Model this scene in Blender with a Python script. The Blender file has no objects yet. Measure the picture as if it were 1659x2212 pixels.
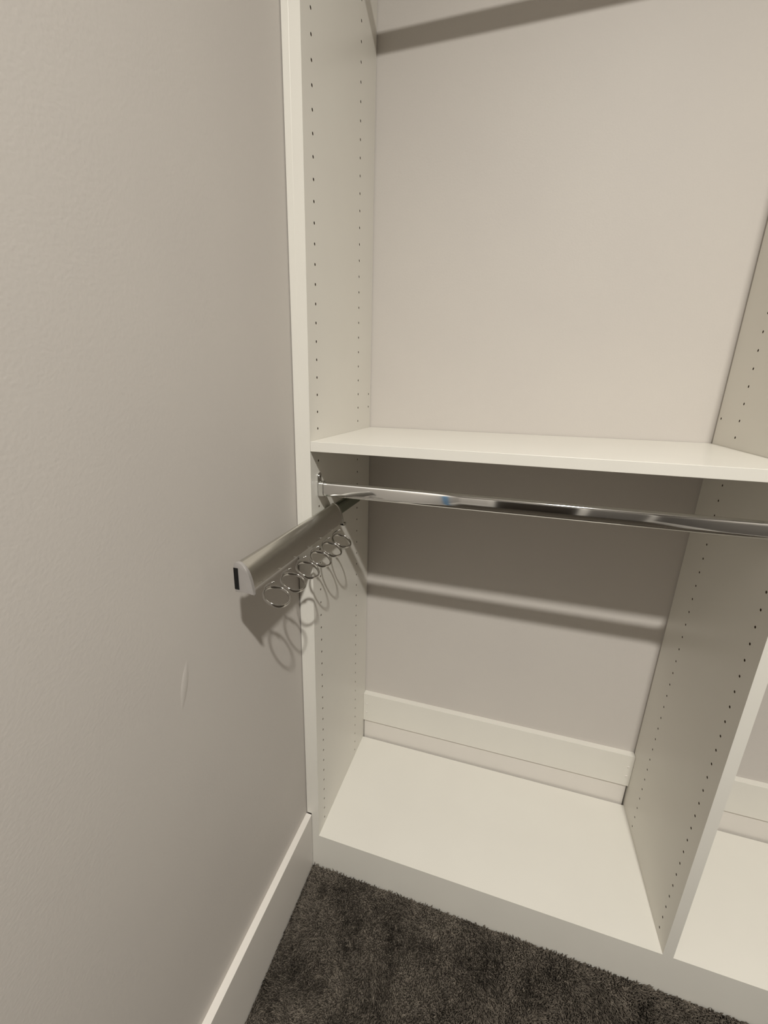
import bpy, bmesh, math, random
import numpy as np
from mathutils import Matrix, Vector

S = bpy.context.scene
COL = S.collection
Z0 = 1.160                      # height of the measuring datum above the floor

# ------------------------------------------------------------------ camera
cam_d = bpy.data.cameras.new('camera')
cam = bpy.data.objects.new('camera', cam_d)
COL.objects.link(cam)
R = [[0.9527363650852781, 0.3031287269393104, 0.02015920504991859],
     [0.10721394256500372, -0.27340305652510133, -0.9559058213037519],
     [-0.2842509264079182, 0.9128875854051721, -0.2929806601968038]]
right, down, fwd = (Vector(r) for r in R)
m = Matrix((right, -down, -fwd)).transposed().to_4x4()
m.translation = (0.366084, -0.755525, 0.078054 + Z0)
cam.matrix_world = m
F, CX, CY, IW, IH = 924.863, 806.403, 1122.721, 1659.0, 2212.0
cam_d.sensor_fit = 'HORIZONTAL'
cam_d.sensor_width = 36.0
cam_d.lens = F / IW * 36.0
cam_d.shift_x = (IW / 2 - CX) / IW
cam_d.shift_y = (CY - IH / 2) / IW
cam_d.clip_start = 0.01
S.camera = cam

# ------------------------------------------------------------------ world and light
world = bpy.data.worlds.new('world')
S.world = world
world.use_nodes = True
world.node_tree.nodes['Background'].inputs[0].default_value = (0, 0, 0, 1)
world.node_tree.nodes['Background'].inputs[1].default_value = 0.0

LIGHT_POS = (0.797, -1.557, 1.703 + Z0)
LIGHT_POWER = 71.0
LIGHT_COL = (1.0, 0.972, 0.905)
ld = bpy.data.lights.new('ceiling_downlight_lamp', 'AREA')
ld.shape = 'DISK'
ld.size = 0.09
ld.spread = math.radians(158)
ld.energy = LIGHT_POWER
ld.color = LIGHT_COL
lo = bpy.data.objects.new('ceiling_downlight_lamp', ld)
lo.location = LIGHT_POS
COL.objects.link(lo)

S.view_settings.view_transform = 'Standard'
S.view_settings.look = 'None'
S.view_settings.exposure = 0.0
S.view_settings.gamma = 1.0
S.view_settings.use_curve_mapping = False
S.cycles.diffuse_bounces = 5
S.cycles.max_bounces = 8
S.cycles.adaptive_threshold = 0.03

# ------------------------------------------------------------------ materials
def newmat(name):
    mt = bpy.data.materials.new(name)
    mt.use_nodes = True
    nt = mt.node_tree
    return mt, nt, nt.nodes['Principled BSDF']

def plain(name, col, rough=0.5, metal=0.0, spec=0.5):
    mt, nt, b = newmat(name)
    b.inputs['Base Color'].default_value = (*col, 1)
    b.inputs['Roughness'].default_value = rough
    b.inputs['Metallic'].default_value = metal
    b.inputs['Specular IOR Level'].default_value = spec
    return mt

def noisy(name, c1, c2, scale, rough, bump=0.0, bscale=200.0, spec=0.5, dist=0.001):
    mt, nt, b = newmat(name)
    tc = nt.nodes.new('ShaderNodeTexCoord')
    n = nt.nodes.new('ShaderNodeTexNoise'); n.inputs['Scale'].default_value = scale; n.inputs['Detail'].default_value = 1
    r = nt.nodes.new('ShaderNodeValToRGB')
    r.color_ramp.elements[0].position = 0.3; r.color_ramp.elements[0].color = (*c1, 1)
    r.color_ramp.elements[1].position = 0.7; r.color_ramp.elements[1].color = (*c2, 1)
    nt.links.new(tc.outputs['Object'], n.inputs['Vector'])
    nt.links.new(n.outputs['Fac'], r.inputs['Fac'])
    nt.links.new(r.outputs['Color'], b.inputs['Base Color'])
    b.inputs['Roughness'].default_value = rough
    b.inputs['Specular IOR Level'].default_value = spec
    if bump > 0:
        n2 = nt.nodes.new('ShaderNodeTexNoise'); n2.inputs['Scale'].default_value = bscale; n2.inputs['Detail'].default_value = 1
        nt.links.new(tc.outputs['Object'], n2.inputs['Vector'])
        bp = nt.nodes.new('ShaderNodeBump'); bp.inputs['Strength'].default_value = bump; bp.inputs['Distance'].default_value = dist
        nt.links.new(n2.outputs['Fac'], bp.inputs['Height'])
        nt.links.new(bp.outputs['Normal'], b.inputs['Normal'])
    return mt

M = {}
M['paint'] = noisy('wall_paint', (0.555, 0.520, 0.486), (0.567, 0.532, 0.495), 6, 0.55, 0.14, 260, 0.35)
M['ceiling'] = noisy('ceiling_paint', (0.74, 0.72, 0.69), (0.76, 0.74, 0.71), 5, 0.8, 0, 1, 0.2)
M['melamine'] = noisy('white_melamine', (0.718, 0.695, 0.638), (0.730, 0.708, 0.650), 9, 0.34, 0, 1, 0.45)
M['taupe'] = noisy('bounce_cut_taupe', (0.145, 0.133, 0.12), (0.155, 0.143, 0.13), 6, 0.6, 0, 1, 0.3)  # dark tone given to unseen surfaces to hold bounce light down
M['trim'] = noisy('trim_enamel', (0.70, 0.665, 0.62), (0.71, 0.675, 0.63), 7, 0.38, 0, 1, 0.45)
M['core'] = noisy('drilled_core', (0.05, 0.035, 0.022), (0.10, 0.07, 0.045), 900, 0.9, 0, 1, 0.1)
M['chrome'] = plain('polished_chrome', (0.80, 0.80, 0.79), 0.06, 1.0)
M['satin'] = plain('satin_nickel', (0.68, 0.665, 0.62), 0.27, 1.0)
M['ringsteel'] = plain('ring_chrome', (0.50, 0.485, 0.46), 0.10, 1.0)
M['zinc'] = plain('dark_slide_steel', (0.24, 0.27, 0.215), 0.40, 1.0)
M['black'] = plain('opening_black', (0.006, 0.006, 0.006), 0.5, 0.0, 0.3)  # solid black standing in for the shaded inside of openings
M['capgrey'] = plain('satin_cap', (0.50, 0.48, 0.47), 0.35, 0.6)
M['door'] = noisy('dark_door_stain', (0.018, 0.014, 0.011), (0.035, 0.027, 0.02), 12, 0.4)
M['blue'] = plain('reflected_blue', (0.09, 0.27, 0.50), 0.7)
M['backing'] = noisy('carpet_backing', (0.030, 0.025, 0.019), (0.085, 0.072, 0.058), 160, 1.0, 0.9, 260, 0.05, 0.004)

# ------------------------------------------------------------------ helpers
def obj(name, me, mat, parent=None, smooth=False):
    o = bpy.data.objects.new(name, me)
    for x in (mat if isinstance(mat, (list, tuple)) else [mat]):
        me.materials.append(M[x] if isinstance(x, str) else x)
    if smooth:
        for p in me.polygons:
            p.use_smooth = True
    COL.objects.link(o)
    if parent:
        o.parent = parent
    return o

def bm_mesh(bm, name):
    bmesh.ops.recalc_face_normals(bm, faces=bm.faces[:])
    me = bpy.data.meshes.new(name)
    bm.to_mesh(me); bm.free()
    return me

def box_mesh(x0, x1, y0, y1, z0, z1, bev=0.0, name='box'):
    bm = bmesh.new()
    bmesh.ops.create_cube(bm, size=1.0)
    for v in bm.verts:
        v.co = Vector(((x0 + x1) / 2 + v.co.x * (x1 - x0), (y0 + y1) / 2 + v.co.y * (y1 - y0), (z0 + z1) / 2 + v.co.z * (z1 - z0)))
    if bev > 0:
        bmesh.ops.bevel(bm, geom=bm.edges[:], offset=bev, segments=2, affect='EDGES', profile=0.5)
    return bm_mesh(bm, name)

def box(name, x0, x1, y0, y1, z0, z1, mat, parent=None, bev=0.0):
    """box in datum coordinates (z measured from the datum)"""
    return obj(name, box_mesh(x0, x1, y0, y1, z0 + Z0, z1 + Z0, bev, name), mat, parent)

def tag(o, label, cat, group=None):
    o['label'] = label; o['category'] = cat
    if group: o['group'] = group
    return o

def struct(o, label=None, cat=None):
    o['kind'] = 'structure'
    if label: o['label'] = label
    if cat: o['category'] = cat
    return o

def empty(name, loc):
    o = bpy.data.objects.new(name, None)
    o.location = loc; o.empty_display_size = 0.05
    COL.objects.link(o)
    return o

def adopt(child, parent):
    """parent while the child's mesh stays in world coordinates"""
    child.parent = parent
    child.matrix_parent_inverse = Matrix.Translation(parent.location).inverted()
    return child

def prism_along_y(profile, y0, y1, name, bev=0.0, hole=None):
    """profile: list of (x, z) datum points, extruded from y0 to y1"""
    bm = bmesh.new()
    a = [bm.verts.new((x, y0, z + Z0)) for x, z in profile]
    b = [bm.verts.new((x, y1, z + Z0)) for x, z in profile]
    n = len(profile)
    bm.faces.new(a); bm.faces.new(b[::-1])
    for i in range(n):
        bm.faces.new((a[i], b[i], b[(i + 1) % n], a[(i + 1) % n]))
    if bev > 0:
        ed = [e for e in bm.edges if abs(e.verts[0].co.y - e.verts[1].co.y) < 1e-6]
        bmesh.ops.bevel(bm, geom=ed, offset=bev, segments=2, affect='EDGES', profile=0.5)
    return bm_mesh(bm, name)

def stadium(hw, hh, n=10):
    """oval outline in (y, z), half width hw, half height hh"""
    pts = []
    for i in range(n + 1):
        t = math.pi * i / n
        pts.append((hw * math.cos(t), hh - hw + hw * math.sin(t)))
    for i in range(n + 1):
        t = math.pi + math.pi * i / n
        pts.append((hw * math.cos(t), -(hh - hw) + hw * math.sin(t)))
    return pts

def tube_along_x(outer, x0, x1, cy, cz, name, inner=None, bev=0.0):
    bm = bmesh.new()
    def ring(pts, x): return [bm.verts.new((x, cy + a, cz + b + Z0)) for a, b in pts]
    n = len(outer)
    A, B = ring(outer, x0), ring(outer, x1)
    for i in range(n):
        bm.faces.new((A[i], A[(i + 1) % n], B[(i + 1) % n], B[i]))
    if inner:
        C, D = ring(inner, x0), ring(inner, x1)
        for i in range(n):
            j = (i + 1) % n
            bm.faces.new((C[i], D[i], D[j], C[j]))
            bm.faces.new((A[i], C[i], C[j], A[j]))
            bm.faces.new((B[i], B[j], D[j], D[i]))
    else:
        bm.faces.new(A); bm.faces.new(B)
    return bm_mesh(bm, name)

def shade_auto(o, ang=35):
    me = o.data
    for p in me.polygons: p.use_smooth = True
    bm = bmesh.new(); bm.from_mesh(me)
    for e in bm.edges:
        if len(e.link_faces) == 2 and e.calc_face_angle(0) > math.radians(ang):
            e.smooth = False
    bm.to_mesh(me); bm.free()

# ------------------------------------------------------------------ the room
W = 0.7873           # clear width of a bay
D = 0.3736           # front of panels to back wall
WX = -0.034          # left wall plane
FL = -Z0             # floor
CE = 2.868 - Z0       # ceiling
T = 0.0195           # board thickness
RX = WX + 2 * W + 3 * T + 0.03   # right wall plane
FY = -3.30           # wall behind the camera
BB = -0.978          # baseboard top
PT = 1.13            # top of the upright panels

struct(box('floor', WX - .1, RX + .1, FY - .1, D + .1, FL - .1, FL, 'backing'))
struct(box('ceiling', WX - .1, RX + .1, FY - .1, D + .1, CE, CE + .1, 'ceiling'))
wl = struct(box('wall_left', WX - .1, WX, FY - .1, D + .1, FL, CE, 'paint'))
struct(box('wall_back', WX, RX, D, D + .1, FL, CE, 'paint'))
struct(box('wall_right', RX, RX + .1, FY - .1, D + .1, FL, CE, 'taupe'))  # unseen wall, darkened to lower the bounce light
struct(box('wall_front', WX, RX, FY - .1, FY, FL, CE, 'paint'))

# shallow ridge in the wall paint
def wall_ridge():
    bm = bmesh.new()
    c0 = Vector((WX, -0.3388, -0.292 + Z0)); c1 = Vector((WX, -0.3590, -0.362 + Z0))
    ax = (c1 - c0); L = ax.length; ax.normalize()
    side = Vector((1, 0, 0)).cross(ax)
    n, k = 18, 8
    rows = []
    for i in range(n + 1):
        t = i / n
        w = 0.0068 * math.sin(math.pi * t) ** 0.8 + 0.0003
        row = []
        for j in range(k + 1):
            s = j / k * 2 - 1
            h = 0.0007 * math.sin(math.pi * t) * (1 - s * s) * (1.0 if s < 0 else 1.0)
            row.append(bm.verts.new(c0 + ax * (L * t) + side * (w * s) + Vector((h + 0.00002, 0, 0))))
        rows.append(row)
    for i in range(n):
        for j in range(k):
            bm.faces.new((rows[i][j], rows[i + 1][j], rows[i + 1][j + 1], rows[i][j + 1]))
    o = obj('paint_ridge', bm_mesh(bm, 'paint_ridge'), 'paint', wl, True)
    return o
wall_ridge()

struct(box('baseboard_left', WX, -0.0187, FY, -0.0012, FL, BB, 'trim', None, 0.0012))
struct(box('baseboard_back', 0.0022, W - 0.0035, D - 0.0125, D, FL, BB - 0.0015, 'trim', None, 0.0006))
struct(box('baseboard_back', W + T + 0.003, 2 * W + T - 0.003, D - 0.0125, D, FL, BB - 0.0015, 'trim', None, 0.0006))
struct(box('baseboard_right', RX - 0.0155, RX, FY, -0.0012, FL, BB, 'trim', None, 0.0012))
struct(box('trim_1', WX + 0.0014, -T - 0.0002, 0.0006, 0.019, BB + 0.0005, PT, 'melamine', None, 0.0006))
struct(box('trim_2', 2 * W + 2 * T + 0.0002, RX, 0.0006, 0.019, BB + 0.0005, PT, 'melamine', None, 0.0006))

# dark door added behind the camera to give the chrome rod its dark reflection
door = struct(box('reflection_door', 0.30, 1.01, FY + 0.002, FY + 0.040, FL + 0.012, FL + 2.03, 'door', None, 0.002))
for a, b in ((0.23, 0.295), (1.015, 1.08)):
    box('casing', a, b, FY, FY + 0.02, FL, FL + 2.10, 'trim', door, 0.002)
box('casing', 0.295, 1.015, FY, FY + 0.02, FL + 2.035, FL + 2.10, 'trim', door, 0.002)
struct(box('baseboard_front', WX + 0.016, 0.229, FY, FY + 0.0155, FL, BB, 'trim', None, 0.0012))
door2 = struct(box('bounce_cut_door', 1.10, RX - 0.07, FY + 0.002, FY + 0.040, FL + 0.012, FL + 2.03, 'taupe', None, 0.002))  # second door, added to keep the bounce light low
box('casing', RX - 0.066, RX - 0.016, FY, FY + 0.02, FL, FL + 2.10, 'trim', door2, 0.002)
box('casing', 1.10, RX - 0.068, FY, FY + 0.02, FL + 2.035, FL + 2.10, 'trim', door2, 0.002)

# ------------------------------------------------------------------ uprights with drilled rows
HR = 0.0026
ROW_F, ROW_B, ROW_X = 0.037, 0.273, 0.3545
KMIN, KMAX = -32, 34

def drilled_face(bm, x, sgn, y_end, zb, zt, extra, ymin=0.0):
    """one face of an upright at plane x, holes drilled towards -sgn"""
    c = 0.016; xz = x
    def V(y, z, dx=0.0): return bm.verts.new((xz - sgn * dx, y, z + Z0))
    def quad(y0, y1, z0, z1):
        f = bm.faces.new((V(y0, z0), V(y1, z0), V(y1, z1), V(y0, z1))); f.material_index = 0
    strips = [(ROW_F, set(range(KMIN, KMAX + 1))), (ROW_B, set(range(KMIN, KMAX + 1))), (ROW_X, set(extra))]
    y = ymin
    for yc, ks in strips:
        h = c if yc != ROW_X else 0.012
        quad(y, yc - h, zb, zt)
        z = zb
        kk = sorted(ks)
        for k in kk:
            zc = k * 0.032
            if zc - c > z + 1e-6:
                quad(yc - h, yc + h, z, zc - c)
            ob = [(-h, -c), (0, -c), (h, -c), (h, 0), (h, c), (0, c), (-h, c), (-h, 0)]
            outer = [V(yc + a, zc + b) for a, b in ob]
            ang = [math.atan2(b, a) for a, b in [(-1, -1), (0, -1), (1, -1), (1, 0), (1, 1), (0, 1), (-1, 1), (-1, 0)]]
            rim = [V(yc + HR * math.cos(t), zc + HR * math.sin(t)) for t in ang]
            deep = [V(yc + HR * math.cos(t), zc + HR * math.sin(t), 0.008) for t in ang]
            for i in range(8):
                j = (i + 1) % 8
                bm.faces.new((outer[i], outer[j], rim[j], rim[i])).material_index = 0
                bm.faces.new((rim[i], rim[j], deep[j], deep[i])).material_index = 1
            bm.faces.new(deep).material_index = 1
            z = zc + c
        quad(yc - h, yc + h, z, zt)
        y = yc + h
    quad(y, y_end, zb, zt)

def upright(name, x0, x1, y_end, faces, extra):
    bm = bmesh.new()
    zb, zt = FL, PT
    def Q(*pts):
        bm.faces.new([bm.verts.new((a, b, c + Z0)) for a, b, c in pts]).material_index = 0
    e = 0.00004   # crisp front edge
    Q((x0 + e, 0, zb), (x1 - e, 0, zb), (x1 - e, 0, zt), (x0 + e, 0, zt))
    Q((x0, e, zb), (x0 + e, 0, zb), (x0 + e, 0, zt), (x0, e, zt))
    Q((x1, e, zb), (x1 - e, 0, zb), (x1 - e, 0, zt), (x1, e, zt))
    Q((x0, y_end, zb), (x1, y_end, zb), (x1, y_end, zt), (x0, y_end, zt))
    Q((x0, e, zt), (x0 + e, 0, zt), (x1 - e, 0, zt), (x1, e, zt), (x1, y_end, zt), (x0, y_end, zt))
    Q((x0, e, zb), (x0 + e, 0, zb), (x1 - e, 0, zb), (x1, e, zb), (x1, y_end, zb), (x0, y_end, zb))
    if '+' in faces: drilled_face(bm, x1, 1, y_end, zb, zt, extra, e)
    else: Q((x1, e, zb), (x1, y_end, zb), (x1, y_end, zt), (x1, e, zt))
    if '-' in faces: drilled_face(bm, x0, -1, y_end, zb, zt, extra, e)
    else: Q((x0, e, zb), (x0, y_end, zb), (x0, y_end, zt), (x0, e, zt))
    bmesh.ops.remove_doubles(bm, verts=bm.verts[:], dist=1e-6)
    return obj(name, bm_mesh(bm, name), ['melamine', 'core'])

tag(upright('side_panel', -T, 0.0, D - 0.0026, '+', (1, 2)),
    'tall off-white closet side panel with two rows of shelf-pin holes beside the plain left wall', 'closet panel')
tag(upright('divider_panel', W, W + T, D - 0.0060, '-+', (1,)),
    'off-white closet divider with pin holes between the two bays, at right of the shelf', 'closet panel')
tag(upright('side_panel', 2 * W + T, 2 * W + 2 * T, D - 0.0012, '-', ()),
    'off-white closet side panel beyond the second bay, outside the right edge of the picture', 'closet panel')

# ------------------------------------------------------------------ shelves, bottoms, cleats
tag(box('adjustable_shelf', 0.0003, W - 0.0003, 0.0001, D - 0.0024, -0.0410, -0.0218, 'melamine', None, 0.0006),
    'white shelf board across the closet bay directly above the chrome hanging rod', 'shelf')
tag(box('top_shelf', 0.0003, W - 0.0003, 0.0006, D - 0.0008, 1.070, 1.089, 'melamine', None, 0.0006),
    'white top shelf above the picture in the left bay, over the upper rod', 'shelf')

def bottom(x0, x1, label):
    e = empty('bottom_shelf', ((x0 + x1) / 2, 0.18, 0.0))
    tag(e, label, 'shelf')
    adopt(box('deck', x0, x1, 0.0, 0.3546, -1.0652, -1.0460, 'melamine'), e)
    adopt(box('toe_kick', x0, x1, 0.0, 0.019, FL, -1.0652, 'melamine'), e)
bottom(0.0, W, 'white bottom shelf board and toe kick of the left bay, above the dark carpet')
bottom(W + T, 2 * W + T, 'white bottom shelf board and toe kick right of the divider, at the picture edge')

def cleat(x0, x1, label):
    c = tag(box('back_cleat', x0 + 0.0003, x1 - 0.0003, D - 0.0185, D - 0.0002, BB + 0.0016, -0.8735, 'melamine', None, 0.0004), label, 'cleat')
    for xc in (x0 + 0.0105, x1 - 0.0105):
        for zc in (-0.9120, -0.9440):
            bm = bmesh.new()
            bmesh.ops.create_cone(bm, cap_ends=True, segments=14, radius1=0.0042, radius2=0.0034, depth=0.0012)
            bmesh.ops.rotate(bm, verts=bm.verts[:], matrix=Matrix.Rotation(math.radians(90), 3, 'X'))
            bmesh.ops.translate(bm, verts=bm.verts[:], vec=(xc, D - 0.0190, zc + Z0))
            obj('screw_cover', bm_mesh(bm, 'screw_cover'), 'trim', c)
cleat(0.0, W, 'white nailing board low on the back wall of the left bay, above its bottom shelf')
cleat(W + T, 2 * W + T, 'white nailing board on the back wall right of the divider, at the right picture edge')

# ------------------------------------------------------------------ hanging rods
ROD_Y = 0.037
def closet_rod(zc, label):
    e = empty('closet_rod', (W / 2, ROD_Y, zc + Z0))
    tag(e, label, 'closet rod')
    t = obj('tube', tube_along_x(stadium(0.0075, 0.0150, 12), 0.004, W - 0.004, ROD_Y, zc, 'tube'), 'chrome')
    shade_auto(t); adopt(t, e)
    for s in (0, 1):
        def X(a): return a if s == 0 else W - a
        xs = sorted((X(0.0), X(0.0022)))
        # back plate with an upward screw tab
        bm = bmesh.new()
        pts = [(0.0098 * math.cos(t_), 0.0265 + 0.0070 * math.sin(t_)) for t_ in [math.pi * i / 10 for i in range(11)]]
        pts = [(a * 0.95, b) for a, b in pts]
        low = [(0.0100 * math.cos(t_), -0.0068 + 0.0100 * math.sin(t_)) for t_ in [math.pi + math.pi * i / 10 for i in range(11)]]
        prof = pts + [(-0.0093, 0.0165), (-0.0100, 0.0150)] + low + [(0.0100, 0.0150), (0.0093, 0.0165)]
        A = [bm.verts.new((xs[0], ROD_Y + a, zc + b + Z0)) for a, b in prof]
        Bv = [bm.verts.new((xs[1], ROD_Y + a, zc + b + Z0)) for a, b in prof]
        n = len(prof)
        bm.faces.new(A); bm.faces.new(Bv)
        for i in range(n):
            bm.faces.new((A[i], A[(i + 1) % n], Bv[(i + 1) % n], Bv[i]))
        f = obj('flange', bm_mesh(bm, 'flange'), 'chrome'); adopt(f, e)
        xc = sorted((X(0.0022), X(0.0125)))
        c = obj('cup', tube_along_x(stadium(0.0092, 0.0168, 12), xc[0], xc[1], ROD_Y, zc, 'cup', stadium(0.0076, 0.0151, 12)), 'chrome')
        shade_auto(c); c.parent = f
        xs2 = sorted((X(0.0022), X(0.0036)))
        sc = obj('screw', tube_along_x(stadium(0.0036, 0.00361, 8), xs2[0], xs2[1], ROD_Y, zc + 0.0255, 'screw'), 'satin')
        sc.parent = f
        xs3 = sorted((X(0.0035), X(0.00375)))
        for dy, dz in ((0.0026, 0.0005), (0.0005, 0.0026)):
            q = box('drive_slot', xs3[0], xs3[1], ROD_Y - dy, ROD_Y + dy, zc + 0.0255 - dz, zc + 0.0255 + dz, 'black'); q.parent = f
    return e
closet_rod(-0.1215, 'polished chrome oval hanging rod under the white shelf, with end flanges')
closet_rod(0.949, 'chrome upper hanging rod above the picture, casting the band of shade')

# ------------------------------------------------------------------ pull-out rack with rings
Y_F, Y_R = -0.270, 0.085
rack = empty('pull_out_rack', (0.0, 0.10, -0.19 + Z0))
tag(rack, 'satin metal pull-out belt rack with six rings, mounted on the left side panel', 'belt rack')
prof = [(0.0125, -0.2030), (0.0125, -0.1990), (0.0078, -0.1985), (0.0078, -0.1710), (0.0086, -0.1672), (0.0108, -0.1646), (0.0140, -0.1640),
        (0.0175, -0.1652), (0.0212, -0.1676), (0.0247, -0.1712), (0.0277, -0.1757), (0.0301, -0.1812),
        (0.0320, -0.1873), (0.0334, -0.1938), (0.0343, -0.2005), (0.0346, -0.2045), (0.0338, -0.2052), (0.0300, -0.2040)]
SHX, SHY, SHZ = -0.0025, 0.0034, -0.0019
prof = [(x + SHX, z + SHZ) for x, z in prof]
Y_F += SHY; Y_R += SHY
b = obj('rail', prism_along_y(prof, Y_F + 0.003, Y_R - 0.001, 'rail'), 'satin'); shade_auto(b, 40); adopt(b, rack)
cap = [(0.0066, -0.2105), (0.0066, -0.1700), (0.0076, -0.1660), (0.0102, -0.1634), (0.0140, -0.1627),
       (0.0180, -0.1640), (0.0220, -0.1666), (0.0256, -0.1704), (0.0286, -0.1751), (0.0311, -0.1808),
       (0.0331, -0.1871), (0.0347, -0.1940), (0.0362, -0.2030), (0.0376, -0.2118), (0.0352, -0.2105), (0.0300, -0.2100)]
cap = [(x + SHX, z + SHZ) for x, z in cap]
fc = obj('end_cap', prism_along_y(cap, Y_F - 0.003, Y_F + 0.0031, 'end_cap', 0.0007), 'capgrey'); shade_auto(fc, 40); adopt(fc, rack)
sl = box('slot', 0.0064 + SHX, 0.0138 + SHX, Y_F - 0.0034, Y_F - 0.0022, -0.2062 + SHZ, -0.1722 + SHZ, 'black'); sl.parent = fc  # black block in place of the shaded open slide end
sl.matrix_parent_inverse = Matrix.Identity(4)
rc = obj('rear_cap', prism_along_y(cap, Y_R - 0.001, Y_R + 0.003, 'rear_cap', 0.0006), 'satin'); shade_auto(rc, 40); adopt(rc, rack)
ft = box('foot', 0.0250, 0.0362, Y_R - 0.001, Y_R + 0.012, -0.2150, -0.2090, 'satin', None, 0.0012); ft.parent = rc
# telescoping slide on the panel
def slide_profile(x0, x1, zc, hh):
    return [(x0, zc - hh), (x0, zc + hh), (x1, zc + hh), (x1, zc + hh * 0.72), (x0 + 0.0025, zc + hh * 0.55), (x0 + 0.0025, zc - hh * 0.55), (x1, zc - hh * 0.72), (x1, zc - hh)]
s1 = obj('slide_channel', prism_along_y(slide_profile(0.0002, 0.0050, -0.190, 0.0150), 0.006, 0.270, 'slide_channel'), 'zinc'); adopt(s1, rack)
s2 = obj('slide_runner', prism_along_y([(0.0040, -0.2020), (0.0040, -0.1780), (0.0110, -0.1780), (0.0130, -0.1810), (0.0130, -0.1985), (0.0110, -0.2020)], -0.10, 0.262, 'slide_runner', 0.0004), 'zinc'); adopt(s2, rack)
# rings
def torus_mesh(Rm, ra, rb, n=56, k=12):
    """ring about +Z; ra radial, rb axial half thickness"""
    bm = bmesh.new(); rows = []
    for i in range(n):
        a = 2 * math.pi * i / n
        rows.append([bm.verts.new(((Rm + ra * math.cos(2 * math.pi * j / k)) * math.cos(a), (Rm + ra * math.cos(2 * math.pi * j / k)) * math.sin(a), rb * math.sin(2 * math.pi * j / k))) for j in range(k)])
    for i in range(n):
        for j in range(k):
            bm.faces.new((rows[i][j], rows[(i + 1) % n][j], rows[(i + 1) % n][(j + 1) % k], rows[i][(j + 1) % k]))
    return bm_mesh(bm, 'ring')

def wire_mesh(path, r, name, k=8):
    bm = bmesh.new(); prev = None
    P = [Vector(q) for q in path]
    for i, c in enumerate(P):
        d = (P[min(i + 1, len(P) - 1)] - P[max(i - 1, 0)]).normalized()
        a = d.cross(Vector((0.1, 1, 0.05))).normalized(); b2 = d.cross(a)
        row = [bm.verts.new(c + r * (math.cos(2 * math.pi * j / k) * a + math.sin(2 * math.pi * j / k) * b2)) for j in range(k)]
        if prev:
            for j in range(k): bm.faces.new((prev[j], prev[(j + 1) % k], row[(j + 1) % k], row[j]))
        else: bm.faces.new(row)
        prev = row
    bm.faces.new(prev)
    return bm_mesh(bm, name)

ring_me = torus_mesh(0.0208, 0.0015, 0.0031)
hook_me = wire_mesh([(-0.0120, 0, 0.0230), (-0.0165, 0, 0.0170), (-0.0205, 0.0005, 0.0110), (-0.0228, 0.0, 0.0055), (-0.0222, 0, 0.0015), (-0.0206, 0, 0.0004)], 0.0014, 'hook')
M_ring = M['ringsteel']
nrm = Vector((0.413, -0.088, 0.906)).normalized()
xa = Vector((0, 1, 0)).cross(nrm).normalized()
ya = nrm.cross(xa)
rotm = Matrix((xa, ya, nrm)).transposed().to_4x4()
for i in range(6):
    yc = -0.2262 + 0.0543 * i
    r = bpy.data.objects.new('ring', ring_me)
    if i == 0:
        ring_me.materials.append(M_ring); hook_me.materials.append(M_ring)
        for me in (ring_me, hook_me):
            for pl in me.polygons: pl.use_smooth = True
    COL.objects.link(r)
    mw = Matrix.Translation((0.0468, yc, -0.2338 + Z0)) @ rotm
    r.parent = rack
    r.matrix_parent_inverse = Matrix.Translation(rack.location).inverted()
    r.matrix_basis = mw
    h = bpy.data.objects.new('hook', hook_me)
    COL.objects.link(h); h.parent = r

# ------------------------------------------------------------------ ceiling downlight
dl = empty('ceiling_downlight', (LIGHT_POS[0], LIGHT_POS[1], 2.868))
tag(dl, 'round recessed ceiling downlight in the middle of the closet, above the picture', 'ceiling light')
def ring_z(r0, r1, z0, z1, name, n=40):
    bm = bmesh.new(); c = Vector((LIGHT_POS[0], LIGHT_POS[1], 0))
    L = [[bm.verts.new(c + Vector((r * math.cos(2 * math.pi * i / n), r * math.sin(2 * math.pi * i / n), z))) for i in range(n)] for r, z in ((r0, z1), (r0, z0), (r1, z0 + 0.002), (r1, z1))]
    for a in range(4):
        for i in range(n):
            bm.faces.new((L[a][i], L[a][(i + 1) % n], L[(a + 1) % 4][(i + 1) % n], L[(a + 1) % 4][i]))
    return bm_mesh(bm, name)
adopt(obj('trim_ring', ring_z(0.080, 0.098, 2.860, 2.8678, 'trim_ring'), 'trim', None, True), dl)
mt, nt, bs = newmat('lit_lens')
bs.inputs['Base Color'].default_value = (0.9, 0.88, 0.82, 1)
bs.inputs['Emission Color'].default_value = (*LIGHT_COL, 1)
bs.inputs['Emission Strength'].default_value = 6.0
M['lens'] = mt
mt.cycles.emission_sampling = 'NONE'
bm = bmesh.new()
bmesh.ops.create_cone(bm, cap_ends=True, segments=40, radius1=0.079, radius2=0.079, depth=0.002)
bmesh.ops.translate(bm, verts=bm.verts[:], vec=(LIGHT_POS[0], LIGHT_POS[1], 2.8668))
adopt(obj('lens', bm_mesh(bm, 'lens'), 'lens'), dl)

tag(box('added_blue_board', WX + 0.001, WX + 0.019, -2.27, -2.08, FL, 0.35, 'blue', None, 0.003),  # stand-in slab added for the blue reflection in the rod
    'narrow blue board added by the left wall to give the chrome rod its blue reflection', 'board')

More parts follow.
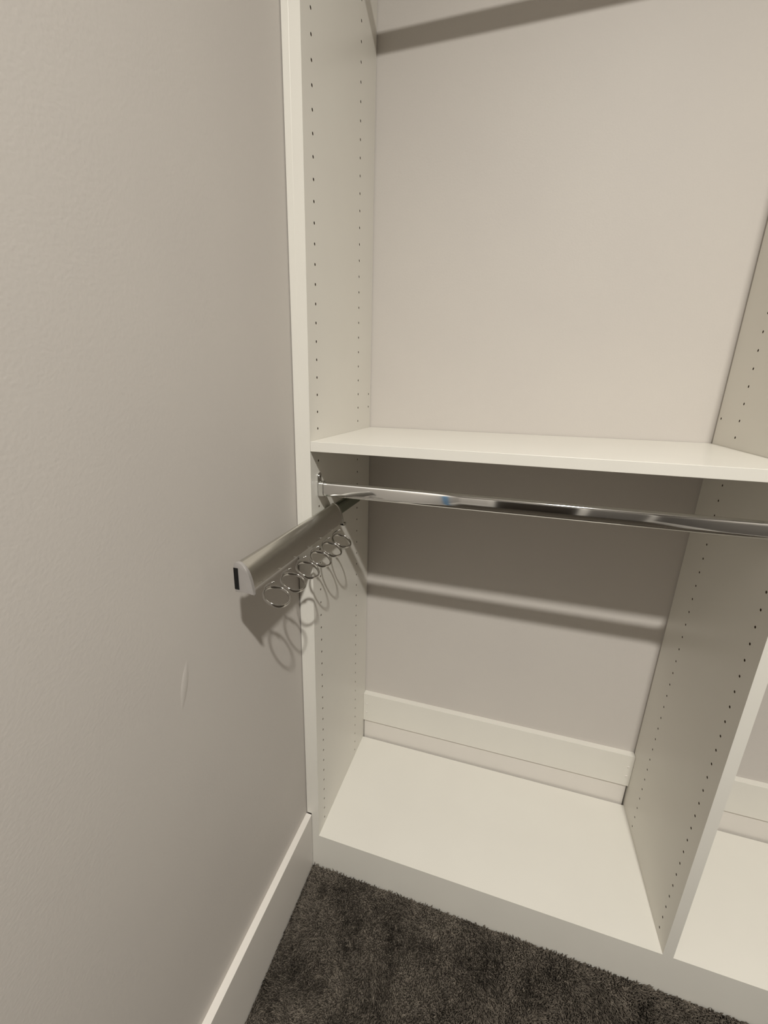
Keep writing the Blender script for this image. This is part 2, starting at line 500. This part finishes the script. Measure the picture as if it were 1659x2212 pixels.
# ------------------------------------------------------------------ carpet pile
rng = np.random.default_rng(7)
def vnoise(x, y, s, seed):
    g = np.random.default_rng(seed).random((256, 256))
    u, v = x / s + 100, y / s + 100
    i, j = np.floor(u).astype(int), np.floor(v).astype(int)
    fu, fv = u - i, v - j
    fu = fu * fu * (3 - 2 * fu); fv = fv * fv * (3 - 2 * fv)
    a = g[i % 256, j % 256]; b_ = g[(i + 1) % 256, j % 256]; c = g[i % 256, (j + 1) % 256]; d = g[(i + 1) % 256, (j + 1) % 256]
    return (a * (1 - fu) + b_ * fu) * (1 - fv) + (c * (1 - fu) + d * fu) * fv

def pile(name, regions, label):
    xs, ys, sz = [], [], []
    for (x0, x1, y0, y1, sp) in regions:
        gx, gy = np.meshgrid(np.arange(x0, x1, sp), np.arange(y0, y1, sp))
        gx = gx.ravel() + rng.uniform(-.45, .45, gx.size) * sp
        gy = gy.ravel() + rng.uniform(-.45, .45, gy.size) * sp
        ok = (gx > x0) & (gx < x1) & (gy > y0) & (gy < y1)
        xs.append(gx[ok]); ys.append(gy[ok]); sz.append(np.full(ok.sum(), sp))
    x, y, sp = np.concatenate(xs), np.concatenate(ys), np.concatenate(sz)
    n = x.size
    edge = np.clip(1 - (-y) / 0.045, 0, 1)                      # pile stands up along the kick
    clump = vnoise(x, y, 0.016, 1)
    h = (0.0075 + 0.0040 * vnoise(x, y, 0.03, 2) + 0.0025 * rng.random(n)) * (1 + 0.12 * edge)
    wd = sp * rng.uniform(0.42, 0.62, n)
    lean_x = 0.9 * (vnoise(x, y, 0.05, 3) - .5) + 0.5 * rng.normal(size=n) * .6
    lean_y = -0.55 + 0.9 * (vnoise(x, y, 0.05, 4) - .5) + 0.45 * rng.normal(size=n) * .6
    lean_y = lean_y * (1 - edge) + edge * (-0.25 + 0.3 * rng.normal(size=n))
    near_l = np.clip(1 - (x - (-0.0187)) / 0.01, 0, 1)
    lean_x = np.where(near_l > 0, np.abs(lean_x), lean_x)
    th = rng.uniform(0, 2 * np.pi, n)
    V = np.zeros((n, 9, 3))
    for lv, (fr, wf) in enumerate(((0.0, 1.0), (0.6, 1.0))):
        for q in range(4):
            a = th + q * np.pi / 2
            V[:, lv * 4 + q, 0] = x + wd * wf * np.cos(a) + lean_x * h * fr * fr
            V[:, lv * 4 + q, 1] = y + wd * wf * np.sin(a) + lean_y * h * fr * fr
            V[:, lv * 4 + q, 2] = h * fr
    V[:, 8, 0] = x + lean_x * h; V[:, 8, 1] = y + lean_y * h; V[:, 8, 2] = h
    V[..., 1] = np.minimum(V[..., 1], -0.0003)
    V[..., 0] = np.maximum(V[..., 0], -0.0184)
    tri = []
    for q in range(4):
        r_ = (q + 1) % 4
        tri += [(q, r_, 4 + r_), (q, 4 + r_, 4 + q), (4 + q, 4 + r_, 8)]
    tri = np.array(tri)
    F_ = (tri[None] + (np.arange(n) * 9)[:, None, None]).reshape(-1, 3)
    me = bpy.data.meshes.new(name)
    me.vertices.add(n * 9); me.vertices.foreach_set('co', V.reshape(-1))
    me.loops.add(F_.size); me.loops.foreach_set('vertex_index', F_.reshape(-1).astype(np.int32))
    me.polygons.add(len(F_)); me.polygons.foreach_set('loop_start', np.arange(0, F_.size, 3, dtype=np.int32))
    me.polygons.foreach_set('use_smooth', np.ones(len(F_), dtype=bool))
    me.update(calc_edges=True)
    # yarn colours: heathered dark brown grey with paler flecks
    t = 0.34 * vnoise(x, y, 0.045, 11) ** 1.5 + 0.26 * vnoise(x, y, 0.009, 12) + 0.30 * rng.random(n) ** 2 - 0.08 + 0.13 * np.clip(edge * 1.6, 0, 1)  # paler along the kick: light on brushed pile put into the colour
    pale = (vnoise(x, y, 0.006, 13) > 0.80) * 0.22 + (rng.random(n) < 0.03) * 0.30
    t = np.clip(t + pale, 0, 1)[:, None]
    c = np.array([0.0175, 0.0142, 0.0108]) * (1 - t) + np.array([0.245, 0.210, 0.172]) * t
    cc = np.ones((n, 9, 4)); cc[:, :, :3] = c[:, None, :]
    at = me.color_attributes.new('yarn', 'FLOAT_COLOR', 'POINT')
    at.data.foreach_set('color', cc.reshape(-1).astype(np.float32))
    mt, nt, bs = newmat('carpet_yarn')
    an = nt.nodes.new('ShaderNodeAttribute'); an.attribute_name = 'yarn'
    nt.links.new(an.outputs['Color'], bs.inputs['Base Color'])
    bs.inputs['Roughness'].default_value = 0.9
    bs.inputs['Specular IOR Level'].default_value = 0.15
    o = bpy.data.objects.new(name, me); me.materials.append(mt); COL.objects.link(o)
    tag(o, label, 'carpet'); o['kind'] = 'stuff'
    return o
pile('carpet_pile', [(-0.0187, 1.00, -0.46, 0.0, 0.0026), (1.00, RX - .016, -0.46, 0.0, 0.005), (-0.0187, RX - .016, -1.10, -0.46, 0.0062)],
     'dark brown-grey heathered carpet pile in front of the white toe kick')
